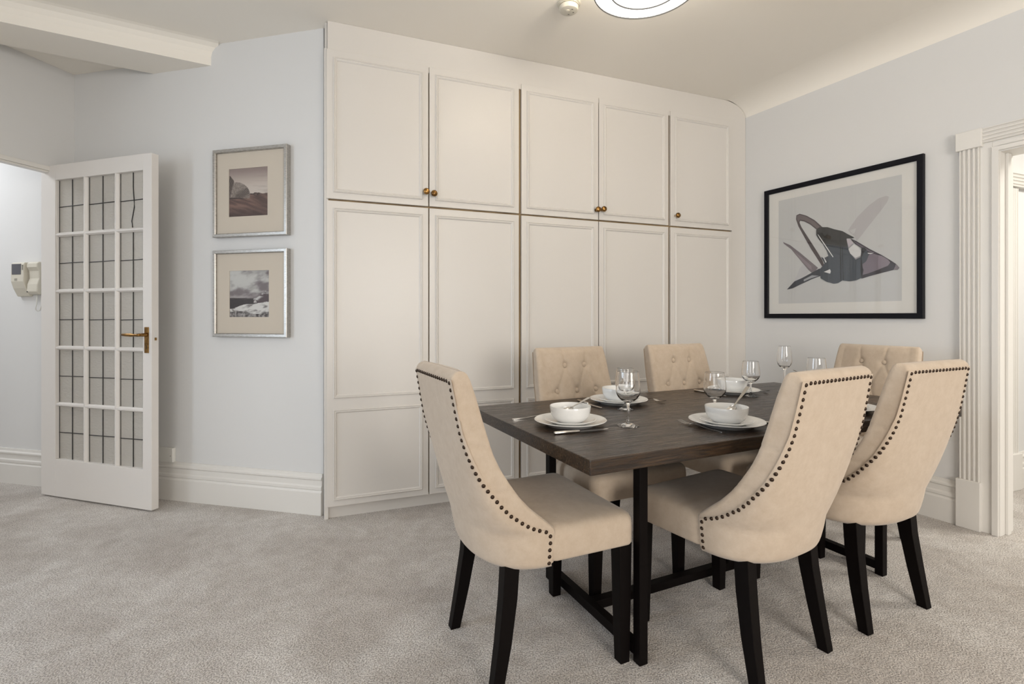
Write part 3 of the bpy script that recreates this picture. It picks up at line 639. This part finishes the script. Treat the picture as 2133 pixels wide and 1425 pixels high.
def make_chair(name, label, group):
    root = thing(name, label, 'chair', (0, 0, 0), 0, group)
    # upholstered back with wings
    mb = MB(); rings = []; zlev = [.388, .392]+[.40+.555*i/62 for i in range(63)]
    caps = [(.955+.030*sin(t), cos(t)) for t in [pi/2*k/8 for k in range(1, 9)]]
    for z, sc in [(z, 1) for z in zlev]+caps:
        zz = min(z, .965); O = outer(zz, .004); ab = lerp_tab(BAND, zz); hw = O[0][0]
        hf = .011*min(1, max(0, (zz-.45)/.12)); half = resample([(hw+hf, ab-.008)]+O, 26)
        tip = [(hw+hf-.004, ab-.001), (hw+hf*.7-.012, ab+.0035), (hw-.022, ab+.004)]
        NI = 56; inn = []
        for k in range(NI+1):
            x = (hw-.030)*(1-2*k/NI); inn.append((x, inner_a(x, zz, hw-.030, ab+.003)))
        ring = [(x, a) for x, a in half]+[(-x, a) for x, a in reversed(half[:-1])]+[(-x, a) for x, a in tip]+[(-x, a) for x, a in inn]+[(x, a) for x, a in reversed(tip)]
        if sc == 1 and min(abs(zz-.757), abs(zz-.624)) < .0048:
            gs = set(half[:5])|set(tip); ring = [(x-.0028*(1 if x > 0 else -1), a) if (abs(x), a) in gs else (x, a) for x, a in ring]
        if sc < 1:
            am = (lerp_tab(REAR, zz)+ab+.01)/2; xs_ = 1-.045*(1-sc)
            ring = [(x*xs_, am+(a-am)*max(sc, .02)) for x, a in ring]
        rings.append([(x, a+OFF, z-.002*0) for x, a in ring])
    mb.loft(rings, cap=False)
    mb.f.append(tuple(range(len(rings[0]))))
    k0 = (len(rings)-1)*len(rings[0])
    back = mb.build('backrest', M['linen'], root, smooth=True, angle=70)
    # outer panel edged with nails
    mb = MB(); ro = []; ri = []
    for z in [.372, .378, .386]+[.395+.566*i/44 for i in range(45)]:
        e = 0 if z > .386 else (.386-z)*.9
        P = resample(outer(z), 30); Q = resample(outer(z, .006), 30)
        full = [(x, a) for x, a in P]+[(-x, a) for x, a in reversed(P[:-1])]; fin = [(x, a) for x, a in Q]+[(-x, a) for x, a in reversed(Q[:-1])]
        ro.append([(x*(1-e*4), (a+e*.8)+OFF, z) for x, a in full]); ri.append([(x*(1-e*4), (a+e*.8)+OFF, z) for x, a in fin])
    n = len(ro[0]); vs_ = [p for r in ro for p in r]+[p for r in ri for p in r]; m_ = len(ro)*n; fs_ = []
    for i in range(len(ro)-1):
        for j in range(n-1):
            a = i*n+j; fs_.append((a, a+1, a+1+n, a+n)); fs_.append((m_+a, m_+a+n, m_+a+1+n, m_+a+1))
        for j in (0, n-1): a = i*n+j; fs_.append((a, a+n, m_+a+n, m_+a))
    for i in (0, len(ro)-1):
        for j in range(n-1): a = i*n+j; fs_.append((a, a+1, m_+a+1, m_+a))
    mb.add(vs_, fs_); mb.build('back_panel', M['linen'], root, smooth=True, angle=60)
    # seat
    def sx(a):
        return lerp_tab([(-.42, .180), (-.32, .222), (-.283, .240), (-.262, .250), (.03, .255)], a)
    def outline(ins):
        pts = []; r = max(.006, .035-ins*.4); af = .033-ins; ab_ = -.41+ins
        side = []
        for k in range(15):
            a = ab_+(af-r-ab_)*k/14; side.append((sx(a)-ins, a))
        cor = [(sx(af)-ins-r+r*cos(t), af-r+r*sin(t)) for t in [pi/2*k/6 for k in range(1, 7)]]
        right = side+cor; return right+[(-x, a) for x, a in reversed(right)]
    lev = [(.392, .012), (.395, .003), (.402, 0), (.455, 0), (.476, .002), (.489, .008), (.497, .020), (.501, .036), (.505, .06), (.509, .10), (.512, .14), (.514, .19)]
    rings = [[(x, a+OFF, z+.006*0) for x, a in outline(i)] for z, i in lev]
    mb = MB().loft(rings); seat = mb.build('seat', M['linen'], root, smooth=True, angle=70)
    # legs
    def leg(path):
        mb = MB(); rings = []
        for (x, a, z, wx, wy) in path: rings.append([(x+sx_*wx/2, a+sy_*wy/2+OFF, z) for sx_, sy_ in ((-1, -1), (1, -1), (1, 1), (-1, 1))])
        mb.loft(rings); return mb.build('leg', M['darkleg'], root, bevel=.002)
    for s_ in (-1, 1):
        leg([(s_*.218, .0, .396, .050, .050), (s_*.220, 0, .2, .044, .044), (s_*.222, 0, 0, .036, .036)])
        leg([(s_*.172, -.388, .400, .044, .050), (s_*.176, -.398, .28, .043, .049), (s_*.184, -.418, .15, .040, .044), (s_*.190, -.446, 0, .034, .036)])
    # buttons
    bm_ = MB().lathe([(0, 0), (.0110, 0), (.0132, .003), (.012, .006), (.007, .0085), (0, .0092)], 14)
    proto = None
    for bx, bz in BUT:
        zz = bz; hw = outer(zz, .004)[0][0]; a = inner_a(bx, zz, hw-.03, lerp_tab(BAND, zz)+.003)
        if proto is None: proto = bm_.build('button', M['linen'], root, smooth=True); o = proto
        else: o = proto.copy(); COL.objects.link(o); o.parent = root
        o.location = (bx, a+OFF+.003, bz); o.rotation_euler = (-pi/2+.17, 0, 0)
    # nails along the edge of the back panel
    pts = []
    path = []
    z = .392
    zs_ = [.392+.001*k for k in range(568)]
    last = None
    for z in zs_:
        P = outer(z); R = resample(P, 200); L = sum(hypot(b_[0]-a[0], b_[1]-a[1]) for a, b_ in zip(P, P[1:])); dep_ = max(0, (z-.60)/.14); i = min(190, max(1, int((.0075+min(1, dep_)*.009)/L*200)+1))
        p = R[i]; t = (R[i+1][0]-R[i-1][0], R[i+1][1]-R[i-1][1]); l = hypot(*t); nrm_ = (-t[1]/l, t[0]/l)
        if nrm_[0] < 0 and abs(t[1]) > abs(t[0]): nrm_ = (-nrm_[0], -nrm_[1])
        if nrm_[1] > 0.3: nrm_ = (-nrm_[0], -nrm_[1])
        q = (p[0], p[1], z)
        if last is None or hypot(hypot(q[0]-last[0], q[1]-last[1]), q[2]-last[2]) >= .0205: pts.append((q, nrm_)); last = q
    allp = []
    for (q, nn_) in pts: allp += [(q, nn_), ((-q[0], q[1], q[2]), (-nn_[0], nn_[1]))]
    xt = pts[-1][0][0]; nt_ = 17
    for k in range(1, nt_):
        x = -xt+2*xt*k/nt_; P = outer(.955); a = min(P, key=lambda p: abs(p[0]-abs(x)))[1]; allp.append(((x, a, .955), (0, -1)))
    nm = MB().lathe([(0, -.001), (.0062, -.001), (.0061, .0006), (.005, .0026), (.0028, .0040), (0, .0044)], 12)
    proto = None
    for q, nn_ in allp:
        if proto is None: proto = nm.build('nail_head', M['nail'], root, smooth=True); o = proto
        else: o = proto.copy(); COL.objects.link(o); o.parent = root
        o.location = (q[0], q[1]+OFF, q[2]); o.rotation_euler = Vector((nn_[0], nn_[1], -.18)).to_track_quat('Z', 'Y').to_euler()
    return root
chair0 = make_chair('dining_chair', '', 'linen dining chairs around the table')
def place_chair(fc, face, label, first=False):
    c = chair0 if first else copy_tree(chair0)
    l = hypot(*face); f = (face[0]/l, face[1]/l); c.location = (fc[0]-f[0]*OFF, fc[1]-f[1]*OFF, 0); c.rotation_euler = (0, 0, atan2(-f[0], f[1])); c['label'] = label
    return c
place_chair((.271, 1.891), (.904, .427), 'linen chair with its studded back at the left end of the table', True)
place_chair((.683, 2.027), (-.515, .857), 'linen chair at the near side, in front, its studded back to the camera')
place_chair((1.262, 2.322), (-.429, .903), 'linen chair at the near side, further right and nearest the right doorway')
place_chair((.537, 2.153), (.429, -.903), 'buttoned linen chair on the far side, left of its pair by the wardrobe')
place_chair((1.180, 2.438), (.429, -.903), 'buttoned linen chair on the far side, right of its pair by the wardrobe')
place_chair((1.535, 2.585), (-.904, -.427), 'buttoned linen chair at the right end of the table below the black picture')

# ------------------------------------------------------------------ table ware
plate_prof = [(0, .003), (.080, .003), (.083, 0), (.088, 0), (.092, .004), (.112, .011), (.130, .0185), (.132, .0205), (.1305, .0218), (.112, .0145), (.092, .0075), (.084, .0065), (0, .0065)]
side_prof = [(0, .002), (.055, .002), (.058, 0), (.062, 0), (.066, .003), (.080, .008), (.092, .0135), (.0935, .015), (.092, .016), (.080, .011), (.066, .006), (.060, .0052), (0, .0052)]
bowl_prof = [(0, .002), (.040, .002), (.042, 0), (.045, 0), (.050, .004), (.061, .012), (.069, .024), (.0730, .038), (.0752, .0565), (.0745, .0580), (.0732, .0570), (.0708, .038), (.0668, .0255), (.0585, .014), (.044, .0065), (0, .006)]
def lathed(name, prof, m, label, cat, loc, group, n=56):
    return tag(MB().lathe(prof, n).build(name, M[m], loc=loc, smooth=True, angle=50), label, cat, group)
SET = [('left end of the table', .198, .421, .0), ('near side in front of the foremost chair', .707, .169, 0), ('far side left, before the left buttoned chair', .648, .728, 0),
       ('far side right, before the right buttoned chair', 1.375, .728, 0), ('right end of the table, mostly hidden by chair backs', 1.750, .46, 0), ('near side right, glimpsed between two chair backs', 1.395, .175, 0)]
protos = None
for lab, u_, w_, _ in SET:
    short = lab
    items = (('dinner_plate', plate_prof, 'plate', 'wide white dinner plate, '+short, 'dinner plates', 0), ('side_plate', side_prof, 'plate', 'smaller white plate under the bowl, '+short, 'side plates', .0068), ('bowl', bowl_prof, 'bowl', 'white bowl on stacked plates, '+short, 'white bowls', .0123))
    if protos is None: protos = {}
    for nm_, pr, cat, lb, grp, dz in items:
        loc = T(u_, w_, TH+dz)
        if nm_ not in protos: protos[nm_] = lathed(nm_, pr, 'china', lb, cat, loc, grp)
        else:
            o = protos[nm_].copy(); COL.objects.link(o); o.location = loc; o['label'] = lb
def gobl(h_, rb, stem, rm, rr_, zm, t=.0008):
    out = [(0, 0), (rb, 0), (rb, .0015), (rb*.7, .004), (.010, .010), (.0055, .018), (.0042, stem*.5), (.0048, stem-.012), (.009, stem-.002)]
    bowl_o = []
    for k in range(1, 15):
        q = k/14; z = stem+(h_-stem)*q; zmf = (zm-stem)/(h_-stem)
        r = rm*math.sqrt(max(0, 1-((zmf-q)/zmf)**2)) if q < zmf else rm-(rm-rr_)*((q-zmf)/(1-zmf))**1.6
        bowl_o.append((max(r, .012 if k == 1 else 0), z))
    bowl_o.insert(-1, (bowl_o[-1][0]+.00005, h_-.0004))
    inn = [(max(0, r-t), z+(.0025 if i < 3 else 0)) for i, (r, z) in enumerate(bowl_o)]
    return out+bowl_o+[(bowl_o[-1][0]-t*.5, h_+.0006)]+list(reversed(inn))+[(0, stem+.006)]
def glass(name, label, prof, x, y, grp):
    return tag(MB().lathe(prof, 44).build(name, M['glass'], loc=(x, y, TH+.0004), smooth=True, angle=45), label, 'glass', grp)
gob = gobl(.174, .036, .070, .0425, .036, .112); gobtall = gobl(.196, .0385, .085, .0435, .037, .128); wine = gobl(.240, .036, .122, .036, .029, .168)
glass('wine_glass', 'tall wine glass nearest the front, right of the left end bowl', gobtall, .421, 1.840, 'stemmed glasses')
glass('wine_glass', 'short wine glass directly behind the nearest glass', gob, .483, 2.163, 'stemmed glasses')
glass('wine_glass', 'broad goblet behind the bowl of the foremost near place', gob, .803, 2.010, 'stemmed glasses')
glass('wine_glass', 'goblet in front of the far right bowl', gob, 1.182, 2.513, 'stemmed glasses')
glass('wine_glass', 'tallest thin stemmed glass standing against the blank wall', wine, 1.426, 2.656, 'stemmed glasses')
glass('wine_glass', 'glass half hidden behind the near chair back, furthest right', gobtall, 1.463, 2.4387, 'stemmed glasses')
# cutlery along local +X, handle at the origin
def strip(mb, secs, th):
    rings = [[(x, -w, z), (x, w, z), (x, w, z+th), (x, -w, z+th)] for x, w, z in secs]; return mb.loft(rings)
def knife():
    k = thing('knife', '', 'knife')
    mb = MB().tube([(0, 0, .0055), (.003, 0, .0055), (.05, 0, .0058), (.092, 0, .0055), (.098, 0, .0055)], [.0042, .0055, .0055, .0048, .003], 12); mb.build('handle', M['steel'], k, smooth=True)
    mb = MB(); rings = []
    for x, lo_, hi_ in ((.094, -.004, .003), (.104, -.008, .004), (.15, -.0095, .004), (.185, -.008, .004), (.203, -.003, .004), (.209, .002, .004)): rings.append([(x, lo_, .0045), (x, hi_, .0040), (x, hi_, .0062), (x, lo_, .0050)])
    mb.loft(rings).build('blade', M['steel'], k); return k
def fork():
    k = thing('fork', '', 'fork')
    strip(MB(), [(0, .004, .001), (.01, .0058, .001), (.06, .0042, .0025), (.10, .003, .008), (.120, .0035, .010), (.128, .006, .009)], .0022).build('handle', M['steel'], k, smooth=True, angle=40)
    mb = MB(); strip(mb, [(.126, .006, .009), (.132, .011, .0065), (.148, .0118, .0035)], .0018)
    for j in range(4):
        y = -.0099+.0066*j; mb.loft([[(x, y-w, z), (x, y+w, z), (x, y+w, z+.0016), (x, y-w, z+.0016)] for x, w, z in ((.147, .0018, .0035), (.165, .0015, .004), (.182, .0013, .008), (.190, .0006, .0115))])
    mb.build('tines', M['steel'], k); return k
def spoon():
    k = thing('spoon', '', 'spoon')
    strip(MB(), [(0, .0062, .001), (.012, .0075, .001), (.06, .0048, .002), (.10, .0028, .004), (.122, .0030, .004)], .0022).build('handle', M['steel'], k, smooth=True, angle=40)
    mb = MB(); rings = []
    for i in range(9):
        q = i/8; x = .118+.055*q; w = .0185*math.sqrt(max(.004, 1-(2*q-1)**2)); dp = .008*math.sqrt(max(.0, 1-(2*q-1)**2))
        rings.append([(x, w*c_, .006-dp*math.sqrt(max(0, 1-c_*c_))) for c_ in (-1, -.8, -.5, 0, .5, .8, 1)]+[(x, w*c_*.96, .0075-dp*.9*math.sqrt(max(0, 1-c_*c_))) for c_ in (1, .8, .5, 0, -.5, -.8, -1)])
    mb.loft(rings).build('spoon_bowl', M['steel'], k, smooth=True, angle=60); return k
PK, PF, PS = knife(), fork(), spoon()
used = set()
def lay(proto, label, p, q, group, z0=None, z1=None):
    o = proto if proto.name not in used else copy_tree(proto); used.add(proto.name)
    p = Vector(p); q = Vector(q); d = q-p
    o.location = p; o.rotation_euler = d.to_track_quat('X', 'Z').to_euler(); o['label'] = label; o['group'] = group; return o
z = TH+.0003
lay(PK, 'steel knife on the near side of the left end plate', T(.062, .305, z), T(.262, .285, z), 'table knives')
lay(PF, 'fork with its handle showing left of the left end plate', T(.042, .590, z), T(.24, .560, z), 'table forks')
lay(PK, 'dark knife between the left end bowl and the far left plate', T(.500, .840, z), T(.483, .61, z), 'table knives')
lay(PF, 'fork right of the far left plate, tines toward the middle', T(.812, .815, z), T(.832, .62, z), 'table forks')
lay(PF, 'fork left of the foremost near plate, tines toward the middle', T(.595, .085, z), T(.577, .318, z), 'table forks')
lay(PK, 'knife right of the foremost near plate by the chair back', T(.855, .06, z), T(.855, .27, z), 'table knives')
lay(PK, 'knife lying left of the far right plate', T(1.234, .85, z), T(1.230, .63, z), 'table knives')
lay(PF, 'fork right of the far right plate, by the tallest glass', T(1.535, .83, z), T(1.535, .63, z), 'table forks')
def sp(label, rim, tip_in):
    lay(PS, label, rim, tip_in, 'spoons resting in bowls')
# spoons: from the free end of the handle down into the bowl, resting on its rim
def spoon_in(label, u_, w_, ang, lean, reach):
    # ang: direction (world) from bowl centre to the free end; lean: rise over the rim
    c = Vector(T(u_, w_, TH+.0123)); d = Vector((cos(ang), sin(ang), 0))
    rim = c+d*.0725+Vector((0, 0, .0585)); v = (d*cos(lean)+Vector((0, 0, sin(lean)))).normalized()
    end = rim+v*reach; tip = rim-v*(.173-reach); lay(PS, label, end, tip, 'spoons resting in bowls')
spoon_in('spoon resting low in the left end bowl', .198, .421, radians(48), radians(12), .055)
spoon_in('spoon leaning up out of the foremost near bowl', .707, .169, radians(38), radians(33), .100)
spoon_in('spoon leaning left, its end showing above the near chair back', 1.750, .46, radians(175), radians(27), .115)
